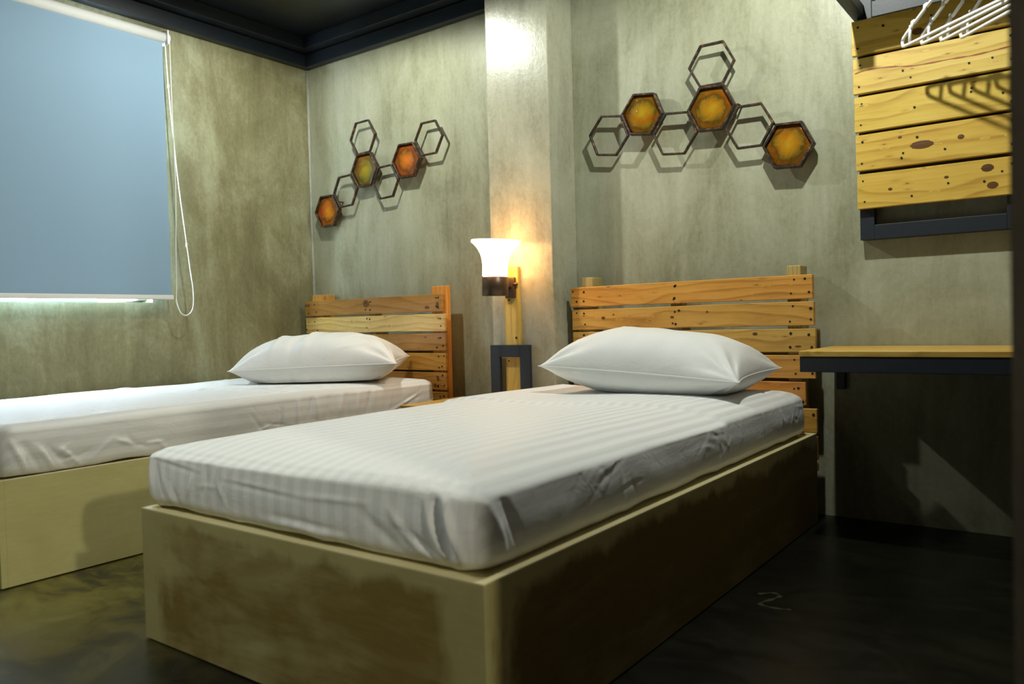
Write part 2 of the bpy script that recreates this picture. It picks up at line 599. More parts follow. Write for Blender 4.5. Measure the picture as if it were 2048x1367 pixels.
# window behind the blind
win = struct(empty('window_1', (-0.08, (WY0 + WY1) / 2, WZ0)))
fr = 0.045
boxes('window_frame', [((-0.14, WY0, WZ0), (-0.10, WY1, WZ0 + .012)), ((-0.11, WY0, WZ1 - fr), (-0.06, WY1, WZ1)),
                       ((-0.11, WY0, WZ0 + .012), (-0.06, WY0 + fr, WZ1 - fr)), ((-0.11, WY1 - fr, WZ0 + .012), (-0.06, WY1, WZ1 - fr)),
                       ((-0.11, (WY0 + WY1) / 2 - .03, WZ0 + .012), (-0.06, (WY0 + WY1) / 2 + .03, WZ1 - fr))], M['alu'], win, 0.002)
ym = (WY0 + WY1) / 2
for a, b in ((WY0 + fr, ym - .03), (ym + .03, WY1 - fr)):
    box('pane', (-0.088, a, WZ0 + .002), (-0.082, b, WZ1 - fr), M['glass'], win)

# faint yellow chalk squiggle on the floor right of the bed
MX = -0.035
pts = [(3.03, -0.98, .001), (3.06, -0.95, .001), (3.085, -0.965, .001), (3.075, -1.0, .001), (3.06, -1.05, .001), (3.10, -1.06, .001), (3.14, -1.05, .001)]
vv, ff = [], []
sp = smooth_path([(p[0] + MX, p[1], p[2]) for p in pts], 5)
for i, p in enumerate(sp):
    t_ = (sp[min(i + 1, len(sp) - 1)] - sp[max(i - 1, 0)]).normalized()
    nn = Vector((-t_.y, t_.x, 0)) * (0.005 + 0.003 * sin(i * 1.3))
    vv += [p + nn, p - nn]
ff = [(2 * i, 2 * i + 1, 2 * i + 3, 2 * i + 2) for i in range(len(sp) - 1)]
mk = mesh_obj('chalk_mark', vv, ff, M['mark'], floor)

# ------------------------------------------------------------------ ceiling spotlights
spots = [('A', (1.05, -0.87), 'black ceiling spotlight nearest the window above the bed by the blind'),
         ('B', (2.98, -0.88), 'black ceiling spotlight above the head of the bed beside the desk'),
         ('C', (1.40, -3.30), 'black ceiling spotlight farthest from the headboards beyond the foot of the beds')]
for key, (sx, sy), lab in spots:
    e = empty('ceiling_spotlight', (sx, sy, ZC), lab, 'ceiling light', 'ceiling spotlights over the beds')
    T = Matrix.Translation((sx, sy, 0))
    lathe('housing', [(0.0, ZC), (0.045, ZC), (0.045, 2.345), (0.042, 2.342), (0.036, 2.342), (0.036, 2.36), (0.0, 2.36)], M['steel'], e, 28, T)
    lathe('lens', [(0.0, 2.358), (0.0, 2.352), (0.035, 2.352), (0.035, 2.358)], M['bulb'], e, 24, T)
    ld = bpy.data.lights.new('spot_bulb', 'SPOT')
    ld.energy = SPOT_W[key]
    ld.color = SPOT_COL
    ld.spot_size = radians(SPOT_DEG[key])
    ld.spot_blend = 0.25 if key != 'C' else 1.0
    ld.shadow_soft_size = 0.022
    lo = bpy.data.objects.new('spot_bulb', ld)
    COL.objects.link(lo)
    lo.parent = e
    lo.matrix_parent_inverse = pmat(e).inverted()
    lo.location = (sx, sy, 2.335)
    lo.rotation_euler = Vector(SPOT_AIM[key]).to_track_quat('-Z', 'Y').to_euler()

# passage lamp on the wall beyond the camera
e = empty('passage_wall_lamp', (5.85, -2.95, 1.75), 'small wall lamp in the passage outside the frame', 'wall lamp')
boxes('back_plate', [((5.83, -3.02, 1.66), (5.85, -2.88, 1.84))], M['steel'], e, 0.004)
lathe('lamp_globe', [(0.001, -0.06), (0.035, -0.05), (0.055, -0.02), (0.06, 0.0), (0.055, 0.02), (0.035, 0.05), (0.001, 0.06)],
      M['bulb'], e, 24, Matrix.Translation((5.77, -2.95, 1.75)))
ld = bpy.data.lights.new('lamp_bulb', 'POINT')
ld.energy = CORRIDOR_W
ld.color = (1.0, 0.95, 0.75)
ld.shadow_soft_size = 0.06
lo = bpy.data.objects.new('lamp_bulb', ld)
COL.objects.link(lo)
lo.parent = e
lo.matrix_parent_inverse = pmat(e).inverted()
lo.location = (5.68, -2.95, 1.75)

# ------------------------------------------------------------------ roller blind
BX, BY0, BY1, BZ0, BZ1 = 0.055, -2.76, -0.925, 0.935, 2.205
bl = empty('roller_blind', (0.0, (BY0 + BY1) / 2, BZ0), 'blue grey roller blind pulled down over the window', 'blind')
box('blind_fabric', (BX - .0015, BY0 + .012, BZ0), (BX + .0015, BY1 - 0.012, BZ1 - 0.01), M['blind'], bl)
Ty = Matrix.Translation((BX - 0.005, 0, BZ1 + 0.0)) @ Matrix.Rotation(-pi / 2, 4, 'X')
lathe('roller_tube', [(0.0, BY0), (0.027, BY0), (0.027, BY1 - .004), (0.0, BY1 - .004)], M['white_plastic'], bl, 28, Ty)
for yy in (BY0, BY1):
    s = 1 if yy == BY1 else -1
    br = boxes('bracket', [((0.0, min(yy, yy + s * .008), BZ1 - .034), (0.085, max(yy, yy + s * .008), BZ1 + .034)),
                           ((0.0, min(yy, yy + s * .02), BZ1 + .030), (0.06, max(yy, yy + s * .02), BZ1 + .036))], M['white_plastic'], bl, 0.0025)
lathe('chain_wheel', [(0.0, BY1 + .008), (0.028, BY1 + .008), (0.022, BY1 + .014), (0.028, BY1 + .02), (0.0, BY1 + .02)], M['white_plastic'], bl, 24, Ty)
boxes('bottom_bar', [((BX - .009, BY0 + .008, BZ0 - .018), (BX + .009, BY1 - .004, BZ0 + .004))], M['white_plastic'], bl, 0.004)
cy = BY1 + .014
ch = smooth_path([(BX + .022, cy, BZ1), (BX + .022, cy, 1.9), (BX + .025, cy + .002, 1.5), (BX + .02, cy - .006, 1.15), (BX + .02, cy - .010, .98), (BX + .02, cy - .012, .91),
                  (BX + .02, cy + .008, .852), (BX + .02, cy + .040, .838), (BX + .02, cy + .072, .868), (BX + .02, cy + .080, .95), (BX + .02, cy + .066, 1.08), (BX + .02, cy + .048, 1.24),
                  (BX + .0, cy + .028, 1.55), (BX - .02, cy + .012, 1.95), (BX - .026, cy + .004, BZ1)], 5)
tube('pull_chain', ch, 0.0028, M['chain'], bl, 6)
for zc, yc in ((1.19, cy + .053), (1.98, cy + .011)):
    lathe('chain_joiner', [(0.0, -.012), (0.005, -.008), (0.0055, 0), (0.005, .008), (0.0, .012)], M['white_plastic'], bl, 10,
          Matrix.Translation((BX + (.02 if zc < 1.5 else -.021), yc, zc)))

# ------------------------------------------------------------------ bed frames
H = 0.3275
YF, YB = -2.0797, -0.132


def bed(x0, x1, label, stain, foot_mat, side_mat, YF=YF):
    e = empty('bed_frame', ((x0 + x1) / 2, (YF + YB) / 2, 0), label, 'bed frame', 'plywood box beds')
    th = 0.018
    for nm, lo, hi, mt in (('foot_panel', (x0, YF), (x1, YF + th), foot_mat), ('side_panel', (x1 - th, YF + th), (x1, YB), side_mat),
                           ('side_panel', (x0, YF + th), (x0 + th, YB), side_mat), ('head_panel', (x0 + th, YB - th), (x1 - th, YB), side_mat)):
        pn = box(nm, (*lo, 0.004), (*hi, H - .0035), mt, e, 0.001)
        box('edge_strip', (*lo, H - .0035), (*hi, H), M['ply_edge'], pn, 0.0008)
    box('mattress_platform', (x0 + th, YF + th, H - 0.022), (x1 - th, YB - th, H - 0.007), M['ply_edge'], e, 0.001)
    return e


PALE, BROWN = (0.50, 0.445, 0.20), (0.17, 0.105, 0.025)
M['ply_edge'] = ply('plywood_pale', (0.72, 0.64, 0.36), BROWN, 0.0, (0, 0), (3, 1), 'x')
M['ply_foot2'] = ply('plywood_foot_stained', (0.41, 0.375, 0.165), (0.20, 0.137, 0.035), 0.95, (1.8393, 0), (2.9229, H), 'x')
M['ply_side2'] = ply('plywood_side_stained', (0.50, 0.42, 0.18), (0.17, 0.11, 0.025), 1.1, (YF, 0), (YB + .3, H), 'y', 0.7)
M['ply_1'] = ply('plywood_light', (0.60, 0.565, 0.255), BROWN, 0.10, (0.0, 0), (1.11, H), 'y')
B1 = (0.02, 1.1118)
B2 = (1.8393, 2.9229)
bed(*B1, 'pale plywood box bed frame along the window wall', 0, M['ply_1'], M['ply_1'], -2.128)
bed(*B2, 'brown stained plywood box bed frame in the foreground', 1, M['ply_foot2'], M['ply_side2'])


# ------------------------------------------------------------------ mattresses
def sines(n, fmin, fmax, seed):
    r = np.random.default_rng(seed)
    k = r.uniform(fmin, fmax, n)
    th = r.uniform(0, 2 * pi, n)
    ph = r.uniform(0, 2 * pi, n)
    def f(a, b):
        o = 0
        for i in range(n):
            o = o + np.sin(k[i] * (np.cos(th[i]) * a + np.sin(th[i]) * b) + ph[i])
        return o / math.sqrt(n)
    return f


def strokes_eval(st, s, h):
    o = np.zeros_like(s)
    for (s0, h0, s1, h1, w, amp) in st:
        d = np.array([s1 - s0, h1 - h0])
        L = d @ d
        t = np.clip(((s - s0) * d[0] + (h - h0) * d[1]) / L, 0, 1)
        dist = np.hypot(s - s0 - t * d[0], h - h0 - t * d[1])
        o += amp * np.exp(-(dist / w) ** 2) * (0.35 + 0.65 * np.sin(np.clip(t, .02, .98) * pi))
    return o


def mattress(name, x0, x1, y0, y1, zb, zt, strokes, label, seed, crease=None, sag=0.0):
    """rounded, sheet-covered block; strokes[face] are folds in (s, h) on face f(ront) r(ight) l(eft) b(ack)"""
    cx, cy = (x0 + x1) / 2, (y0 + y1) / 2
    a, b = (x1 - x0) / 2, (y1 - y0) / 2
    rc, rt = 0.05, 0.042
    nx, ny, nc = int(2 * a / 0.006), int(2 * b / 0.0075), 14
    Hh = zt - zb
    prof = []       # (inset, z, is_top)
    nside = 30
    for i in range(nside):
        t = i / (nside - 1)
        z = zb + t * (Hh - rt)
        ins = 0.010 * (1 - min(1, t / 0.22)) ** 2 - 0.006 * sin(pi * t)
        prof.append((ins, z, 0.0))
    for i in range(1, 11):
        q = i / 10 * pi / 2
        prof.append((rt * (1 - cos(q)), zt - rt + rt * sin(q), 0.0))
    d = rt
    while d < a - 0.004:
        d = min(d + 0.0095, a - 0.003)
        prof.append((d, zt, 1.0))
    V, UV, FACE, SS = [], [], [], []
    wob = sines(7, 3, 14, seed)
    wob2 = sines(9, 14, 60, seed + 1)
    hem = sines(6, 8, 40, seed + 2)
    for (ins, z, top) in prof:
        A, Bq, r = a - ins, b - ins, max(rc - ins, 0.002)
        P = []
        def seg(p, q, n):
            for i in range(n):
                P.append((p[0] + (q[0] - p[0]) * i / n, p[1] + (q[1] - p[1]) * i / n))
        def arc(c, a0):
            for i in range(nc):
                t = a0 + (pi / 2) * i / nc
                P.append((c[0] + r * cos(t), c[1] + r * sin(t)))
        seg((-A + r, -Bq), (A - r, -Bq), nx); arc((A - r, -Bq + r), -pi / 2)
        seg((A, -Bq + r), (A, Bq - r), ny); arc((A - r, Bq - r), 0)
        seg((A - r, Bq), (-A + r, Bq), nx); arc((-A + r, Bq - r), pi / 2)
        seg((-A, Bq - r), (-A, -Bq + r), ny); arc((-A + r, -Bq + r), pi)
        P = np.array(P)
        V.append(np.c_[P, np.full(len(P), z)])
    V = np.array(V)                      # rows x N x 3
    rows, N, _ = V.shape
    # outward normals of the outline
    nrm = np.zeros((N, 2))
    idx = 0
    face = np.empty(N, dtype='U1')
    for n_, nv, fc in ((nx, (0, -1), 'f'), (nc, None, 'fr'), (ny, (1, 0), 'r'), (nc, None, 'rb'), (nx, (0, 1), 'b'), (nc, None, 'bl'), (ny, (-1, 0), 'l'), (nc, None, 'lf')):
        a0 = {'fr': -pi / 2, 'rb': 0, 'bl': pi / 2, 'lf': pi}.get(fc)
        for i in range(n_):
            if nv: nrm[idx] = nv
            else:
                t = a0 + (pi / 2) * i / nc
                nrm[idx] = (cos(t), sin(t))
            face[idx] = fc[0] if (len(fc) == 1 or i < nc / 2) else fc[1]
            idx += 1
    X, Y, Z = V[..., 0] + cx, V[..., 1] + cy, V[..., 2].copy()
    tops = np.array([p[2] for p in prof])
    hh = Z - zb
    side_w = np.clip(1 - (hh - (Hh - rt)) / (rt * 0.9), 0, 1)      # 1 on the side, 0 on the top
    disp = np.zeros_like(X)
    for fc in 'frbl':
        m = face == fc
        s = X[:, m] if fc in 'fb' else Y[:, m]
        st = strokes.get(fc, [])
        if st: disp[:, m] += strokes_eval(st, s, hh[:, m])
        disp[:, m] += 0.0015 * wob(s * 1.0, hh[:, m] * 3) + 0.0005 * wob2(s, hh[:, m] * 1.6)
    X = X + nrm[None, :, 0] * disp * side_w
    Y = Y + nrm[None, :, 1] * disp * side_w
    # hem
    low = np.clip(1 - hh / 0.05, 0, 1)
    sarc = np.arange(N) * 0.0065
    Z = Z + low * 0.004 * np.abs(hem(sarc[None, :], 0 * hh))
    # top relief
    tw = 1 - side_w
    Z = Z + tw * (0.004 * wob(X * .8, Y * .6) + 0.0006 * wob2(X * .6, Y * .5))
    edge = np.minimum(np.minimum(X - x0, x1 - X), np.minimum(Y - y0, y1 - Y))
    Z = Z - tw * sag * np.exp(-(edge / 0.10) ** 2)
    if 't' in strokes:
        Z = Z + tw * strokes_eval(strokes['t'], X, Y)
    if crease is not None:
        Z = Z + tw * 0.010 / (1 + np.exp(-(Y - crease - 0.012 * np.sin(X * 3)) / 0.0035))
    verts = np.stack([X, Y, Z], -1).reshape(-1, 3)
    faces = []
    for i in range(rows - 1):
        o = i * N
        for k in range(N):
            k2 = (k + 1) % N
            faces.append((o + k, o + k2, o + N + k2, o + N + k))
    faces.append(tuple(range(N))[::-1])
    o = (rows - 1) * N
    hx, hy, q = nx, ny, nc
    # zip the innermost ring shut (right half against left half)
    R_ = [o + (nx // 2 + i) % N for i in range(N)]
    for i in range(N // 2):
        a4 = (R_[i], R_[i + 1], R_[(N - i - 1) % N], R_[(N - i) % N])
        a4 = tuple(dict.fromkeys(a4))
        if len(a4) >= 3: faces.append(a4)
    me = bpy.data.meshes.new(name)
    me.from_pydata(verts.tolist(), [], faces)
    # uv: u runs across the bed so that the woven stripes turn over the edges
    u0 = V[..., 0] + cx
    drop = np.clip(zt - rt - V[..., 2], 0, 1)
    lr = np.isin(face, ['l', 'r'])
    U = u0.copy()
    U[:, lr] = u0[:, lr] + np.sign(nrm[lr, 0])[None, :] * (drop[:, lr] + 0.03 * (drop[:, lr] > 0))
    uvl = me.uv_layers.new(name='UVMap')
    li = np.empty(len(me.loops), dtype=np.int32)
    me.loops.foreach_get('vertex_index', li)
    uvs = np.stack([U.reshape(-1), (V[..., 1] + cy).reshape(-1)], -1)[li]
    uvl.data.foreach_set('uv', uvs.astype(np.float32).ravel())
    o = link(name, me, M['sheet'], None, True)
    return tag(o, label, 'mattress', 'single mattresses under white fitted sheets')


def cluster(cx, cy, n, lx, ly, w, amp, seed, slant=0.0):
    r = np.random.default_rng(seed)
    out = []
    for i in range(n):
        x = cx + r.normal() * lx
        y = cy + r.normal() * ly
        an = r.normal() * 0.6 + slant
        L = r.uniform(.02, .075)
        out.append((x - cos(an) * L, y - sin(an) * L, x + cos(an) * L, y + sin(an) * L, w * r.uniform(.7, 1.3), amp * r.choice([1, -1]) * r.uniform(.5, 1.2)))
    return out


MZ0 = H + 0.0005
# nearer mattress
fs = [(1.86, .125, 2.06, .105, .005, .0022), (1.86, .118, 2.06, .098, .006, -.002),
      (2.15, .098, 2.42, .088, .005, .002), (2.15, .091, 2.42, .081, .006, -.002), (2.42, .088, 2.62, .095, .006, .003),
      (1.845, .12, 1.87, .01, .010, .006), (1.87, .11, 1.92, .005, .008, -.004), (1.90, .09, 1.95, .0, .008, .004), (1.94, .07, 1.975, .0, .007, -.003),
      (2.04, .10, 2.00, .03, .005, .003), (2.08, .12, 2.09, .07, .010, -.003), (2.13, .09, 2.17, .03, .006, .003),
      (2.30, .02, 2.55, .012, .010, .005), (2.34, .035, 2.56, .028, .008, -.003),
      (2.60, .08, 2.72, .01, .012, -.0035), (2.68, .09, 2.77, .015, .009, .005), (2.72, .06, 2.82, .005, .008, -.007),
      (2.79, .13, 2.83, .03, .010, -.012), (2.815, .13, 2.855, .02, .008, .012), (2.77, .12, 2.81, .02, .007, .007)] + cluster(2.10, .09, 9, .03, .02, .005, .0022, 3, 1.2)
rs = [(-2.03, .13, -1.99, .02, .012, .010), (-1.985, .12, -1.93, .01, .010, -.009)]
rs += cluster(-1.63, .10, 16, .06, .022, .005, .0013, 11, 0.4) + cluster(-1.55, .05, 9, .06, .02, .005, .0013, 12, 1.3)
rs += cluster(-1.05, .09, 14, .08, .02, .005, .0011, 13, 0.2) + cluster(-.98, .07, 8, .03, .02, .005, .0012, 14, 1.4)
rs += [(-.62, .15, -.60, .02, .006, .0025), (-.44, .15, -.45, .02, .006, .003), (-.46, .12, -.40, .05, .005, .002), (-.80, .14, -.83, .05, .006, .002)]
rs += cluster(-.26, .10, 12, .05, .02, .0045, .0012, 15, 0.7)
tp = [(2.60, -.25, 2.88, -.22, .02, .006), (2.70, -.33, 2.89, -.30, .012, -.005), (2.55, -.36, 2.75, -.42, .02, .004)]
mattress('mattress', 1.806, 2.893, -2.052, -0.158, MZ0, 0.490,
         {'f': fs, 'r': rs, 'l': cluster(-1.2, .08, 14, .5, .03, .008, .005, 16, 1.5), 't': tp},
         'thick mattress in a striped white sheet on the brown stained bed', 5, crease=-0.93, sag=0.024)
# farther mattress
rs1 = [(-2.08 + i * .035, .11 - .01 * i, -2.04 + i * .04, .01, .007, .008 * (-1) ** i) for i in range(5)]
rs1 += [(-1.0 + i * .055 + .02 * sin(i * 2.1), .15, -1.02 + i * .055, .015, .008, .006 * (-1) ** i) for i in range(9)]
rs1 += cluster(-1.75, .04, 8, .12, .015, .006, .005, 21, 0.1) + cluster(-1.3, .03, 10, .2, .012, .006, .004, 22, 0.1) + cluster(-.35, .07, 6, .1, .03, .006, .005, 23, 0.5)
rs1 += [(-.52, .02, -.28, .10, .006, .006), (-.50, .01, -.30, .08, .006, -.005)]
tp1 = cluster(.55, -.95, 16, .28, .14, .018, .006, 24, 0.0) + cluster(.4, -1.35, 12, .3, .2, .016, .004, 25, 0.3)
mattress('mattress', 0.032, 1.092, -2.112, -0.158, MZ0, 0.502,
         {'r': rs1, 'f': cluster(.5, .08, 14, .3, .03, .008, .005, 26, 1.4), 't': tp1},
         'thick mattress in a white sheet on the pale bed under the blind', 35, sag=0.010)


# ------------------------------------------------------------------ pillows
def pillow(name, loc, a, b, T, rz, rx, ry, label, seed, zfloor, fold_amp, creases):
    n = 84
    u = np.linspace(-1, 1, n)
    u = np.sign(u) * (1 - (1 - np.abs(u)) ** 1.25)
    Ug, Vg = np.meshgrid(u, u, indexing='ij')
    au, av = np.abs(Ug), np.abs(Vg)
    X = a * Ug * (1 - 0.085 * (1 - av ** 2.2) * au ** 3)
    Y = b * Vg * (1 - 0.13 * (1 - au ** 2.2) * av ** 3)
    prof = np.clip((1 - au ** 3.2), 0, 1) ** 0.60 * np.clip((1 - av ** 2.6), 0, 1) ** 0.58
    w1 = sines(8, 6, 22, seed)
    w2 = sines(9, 22, 60, seed + 1)
    # folds running from the corners towards the middle
    fold = 0
    for sx in (-1, 1):
        for sy in (-1, 1):
            dx, dy = (Ug - sx) * a, (Vg - sy) * b
            an = np.arctan2(dy * -sy, dx * -sx)
            rr = np.hypot(dx, dy)
            fold = fold + np.sin(an * 13 + seed + sx + 2 * sy) * np.exp(-(rr / 0.17) ** 2) * np.clip(rr / 0.05, 0, 1)
    tex = 0.0045 * w1(X, Y) + 0.0014 * w2(X, Y) + fold_amp * fold
    tex = tex + strokes_eval(creases, X, Y)
    edge = np.clip(prof * 3, 0, 1)
    top = T * 0.60 * prof + tex * edge
    bot = -T * 0.46 * prof - 0.5 * tex * edge
    m = Matrix.Translation(loc) @ Matrix.Rotation(rz, 4, 'Z') @ Matrix.Rotation(ry, 4, 'Y') @ Matrix.Rotation(rx, 4, 'X')
    R = np.array(m)
    def tr(Zl):
        P = np.stack([X, Y, Zl, np.ones_like(X)], -1).reshape(-1, 4) @ R.T
        P = P[:, :3].copy()
        P[:, 2] = np.where(P[:, 2] < zfloor, zfloor + (P[:, 2] - zfloor) * 0.04, P[:, 2])
        return P
    A_, B_ = tr(top), tr(bot)
    verts = np.r_[A_, B_]
    N = n * n
    fcs = []
    for i in range(n - 1):
        for j in range(n - 1):
            q = i * n + j
            fcs.append((q, q + n, q + n + 1, q + 1))
            fcs.append((N + q, N + q + 1, N + q + n + 1, N + q + n))
    me = bpy.data.meshes.new(name)
    me.from_pydata(verts.tolist(), [], fcs)
    bmm = bmesh.new()
    bmm.from_mesh(me)
    bmesh.ops.remove_doubles(bmm, verts=bmm.verts, dist=1e-5)
    bmm.to_mesh(me)
    bmm.free()
    uvl = me.uv_layers.new(name='UVMap')
    o = link(name, me, M['case'], None, True)
    tag(o, label, 'pillow', 'white pillows')
    # welted seam round the edge
    ring = [(X[i, 0], Y[i, 0]) for i in range(n)] + [(X[-1, j], Y[-1, j]) for j in range(1, n)] + \
           [(X[i, -1], Y[i, -1]) for i in range(n - 2, -1, -1)] + [(X[0, j], Y[0, j]) for j in range(n - 2, 0, -1)]
    pts = []
    for p in ring[::3]:
        q = m @ Vector((p[0], p[1], 0))
        pts.append((q.x, q.y, max(q.z, zfloor + .003)))
    tube('seam', pts, 0.0022, M['case'], o, 6, True)
    return o


pillow('pillow', (2.453, -0.440, 0.582), 0.376, 0.240, 0.225, radians(2.0), radians(2), radians(3.5),
       'plump white pillow against the headboard of the brown stained bed', 3, 0.498, 0.0075,
       [(-.30, -.10, .30, -.09, .004, .003), (.06, -.20, .05, .18, .004, .0028), (-.15, -.18, -.16, .18, .004, .0022), (-.22, -.05, -.12, .05, .010, .003), (.0, -.02, .06, .08, .010, -.002)])
pillow('pillow', (0.715, -0.545, 0.584), 0.392, 0.222, 0.24, radians(36), radians(2), radians(-1.2),
       'plump white pillow at the head of the bed under the blind', 8, 0.505, 0.012,
       [(-.12, -.2, -.06, .02, .016, -.018), (-.06, -.2, .0, .05, .014, .016), (-.20, -.18, -.16, -.02, .012, .012), (.12, -.12, .28, .02, .010, .009), (.10, -.06, .24, .08, .012, -.005), (.02, -.2, .34, -.12, .006, .004), (-.3, -.05, -.2, .1, .02, .006)])


# ------------------------------------------------------------------ headboards
def nails(name, lst, parent, r=0.0042):
    """small round nail heads proud of the boards, facing -y"""
    verts, faces = [], []
    for (x, y, z) in lst:
        o = len(verts)
        k = 8
        rr = r * random.uniform(.8, 1.25)
        for j in range(k):
            verts.append((x + rr * cos(2 * pi * j / k), y - 0.0015, z + rr * sin(2 * pi * j / k)))
        for j in range(k):
            verts.append((x + rr * cos(2 * pi * j / k), y + 0.003, z + rr * sin(2 * pi * j / k)))
        faces.append(tuple(o + j for j in range(k)))
        for j in range(k):
            j2 = (j + 1) % k
            faces.append((o + j, o + k + j, o + k + j2, o + j2))
    o = mesh_obj(name, verts, faces, M['nail'], parent)
    o['kind'] = 'stuff'
    return o


M['knot'] = wood('knot_wood', (0.07, 0.03, 0.007), (0.13, 0.055, 0.012), (0.22, 0.10, 0.02), ring=140, knots=0)


def disc(name, x, z, rx, rz, mat, parent, y=-.0665):
    k = 20
    vs = [(x, y - .0009, z)] + [(x + rx * cos(2 * pi * j / k) * (1 + .08 * sin(j * 2.7)), y - .0004, z + rz * sin(2 * pi * j / k)) for j in range(k)] + \
         [(x + rx * 1.02 * cos(2 * pi * j / k), y + .002, z + rz * 1.02 * sin(2 * pi * j / k)) for j in range(k)]
    fs2 = [(0, 1 + (j + 1) % k, 1 + j) for j in range(k)] + [(1 + j, 1 + (j + 1) % k, 1 + k + (j + 1) % k, 1 + k + j) for j in range(k)]
    return mesh_obj(name, vs, fs2, mat, parent)


def headboard(x0, x1, ztop, posts, colors, label, knots=(), ends=None):
    yf = -0.127
    e = empty('headboard', ((x0 + x1) / 2, -0.07, 0), label, 'headboard', 'pallet wood headboards')
    z = ztop
    nl = []
    for i in range(8):
        h = 0.087 if i < 7 else 0.03
        dx0, dx1 = (ends[i] if ends else (0, 0))
        xa, xb = x0 + dx0, x1 + dx1
        plank('plank', (xb - xa, h, 0.019), ((xa + xb) / 2, yf + .0095 + random.uniform(-.0008, .0008), z - h / 2), M['pine'], e, colors[i % len(colors)],
              (0, radians(random.uniform(-.12, .12)), 0))
        for px in [p[0] for p in posts] + [xa + .02, xb - .022, (xa + xb) / 2 - .02]:
            for f in (.22, .78):
                if random.random() < .9:
                    nl.append((px + random.uniform(-.012, .012), yf, z - h * f + random.uniform(-.006, .006)))
        z -= h + 0.0115
    nails('nail_heads', nl, e)
    pl = sorted((o for o in e.children if o.name.startswith('plank')), key=lambda o: -o.location.z)
    for (i, x, f, rx, rz) in knots:
        disc('knot', x, ztop - i * .0985 - f * .087, rx, rz, M['knot'], pl[i], yf)
    for (px, w, zt, dp, col) in posts:
        plank('post', (zt, w, dp), (px, yf + .02 + dp / 2, zt / 2), M['endgrain'] if w < .09 else M['pine'], e, col, (0, radians(90), 0), 0.003, 0)
    return e


OR = (1.0, .80, .72)
headboard(1.8787, 2.9149, 0.906,
          [(1.952, .055, .947, .084, (1, 1, 1)), (2.842, .05, .944, .084, (1, 1, 1)), (2.37, .05, .86, .084, (.8, .8, .8))],
          [(1.06, .84, .62), (.98, .88, .72), (.95, .95, .85), (1.0, .82, .7), (1.02, .76, .62), (.9, .85, .7), (.9, .8, .6)],
          'pallet wood headboard with an orange top board behind the brown stained bed',
          knots=((1, 2.04, .45, .009, .006), (1, 2.36, .5, .008, .005), (1, 2.09, .3, .004, .003), (1, 2.51, .3, .005, .004), (2, 2.70, .2, .010, .006), (2, 2.86, .75, .012, .004)),
          ends=[(0, 0), (.004, .003), (.006, .008), (.002, .006), (.004, -.03), (0, .008), (0, .008), (0, .008)])
headboard(0.068, 1.128, 0.911,
          [(0.16, .10, .944, .084, (.9, .75, .6)), (1.086, .105, .952, .028, (1.0, .72, .5)), (.60, .05, .86, .084, (.8, .8, .8))],
          [(.62, .52, .42), (1.12, 1.32, 1.8), (.66, .56, .4), (.84, .72, .45), (.72, .58, .4), (.6, .5, .4), (.6, .5, .4)],
          'pallet wood headboard with a pale second board in the corner of the room',
          knots=((0, .575, .35, .024, .02), (0, 1.02, .75, .016, .008), (0, 1.09, .6, .010, .014), (0, .10, .3, .007, .010), (2, 1.0, .2, .01, .005), (4, 1.08, .35, .008, .012), (4, 1.06, .75, .008, .010)),
          ends=[(0, -.006), (.004, .008), (.004, .010), (.006, .008), (.004, .008), (0, .01), (0, .008), (0, .008)])

# ------------------------------------------------------------------ hexagon wall sculptures


def hex_frame(name, c, R, rot, y0, y1, wdt, parent, mat):
    vs, fs_ = [], []
    for ring, (rad, yy) in enumerate(((R, y0), (R, y1), (R - wdt, y1), (R - wdt, y0))):
        for k in range(6):
            a = radians(60 * k) + rot
            j = 1 + random.uniform(-.012, .012)
            vs.append((c[0] + rad * j * cos(a), yy, c[1] + rad * j * sin(a)))
    for i in range(4):
        i2 = (i + 1) % 4
        for k in range(6):
            k2 = (k + 1) % 6
            fs_.append((i * 6 + k, i * 6 + k2, i2 * 6 + k2, i2 * 6 + k))
    bm = bmesh.new()
    bv = [bm.verts.new(v) for v in vs]
    for f in fs_: bm.faces.new([bv[i] for i in f])
    bmesh.ops.recalc_face_normals(bm, faces=bm.faces)
    bmesh.ops.bevel(bm, geom=bm.edges[:], offset=0.0018, segments=1, affect='EDGES')
    return bm_obj(name, bm, mat, parent)


def hex_pane(c, R, rot, y, parent, tint):
    bm = bmesh.new()
    n = 7
    ctr = bm.verts.new((0, -0.006, 0))
    prev = None
    for i in range(1, n + 1):
        rr = R * i / n
        ring = []
        for k in range(36):
            a = 2 * pi * k / 36
            ah = ((math.degrees(a) + 30) % 60) - 30
            hexr = rr * cos(radians(30)) / cos(radians(ah - 0 if True else 0)) if False else rr
            # distance to the side of a hexagon with corners at 0,60,...
            am = (math.degrees(a) % 60) - 30
            hexr = rr * cos(radians(30)) / cos(radians(am))
            f = (i / n) ** 3
            rad = rr * .92 * (1 - f) + hexr * f
            yy = -0.006 * (1 - (i / n) ** 2) 
            ring.append(bm.verts.new((rad * cos(a + rot), yy, rad * sin(a + rot))))
        for k in range(36):
            k2 = (k + 1) % 36
            if prev is None: bm.faces.new((ctr, ring[k], ring[k2]))
            else: bm.faces.new((prev[k], ring[k], ring[k2], prev[k2]))
        prev = ring
    geom = bm.faces[:]
    ex = bmesh.ops.extrude_face_region(bm, geom=geom)
    bmesh.ops.translate(bm, verts=[v for v in ex['geom'] if isinstance(v, bmesh.types.BMVert)], vec=(0, 0.006, 0))
    bmesh.ops.recalc_face_normals(bm, faces=bm.faces)
    o = bm_obj('amber_pane', bm, M['amber'], parent, True)
    # object placed at the centre of its hexagon, parent sits at world origin of the sculpture
    o.location = (c[0], y, c[1])
    o.color = (*tint, 1)
    return o


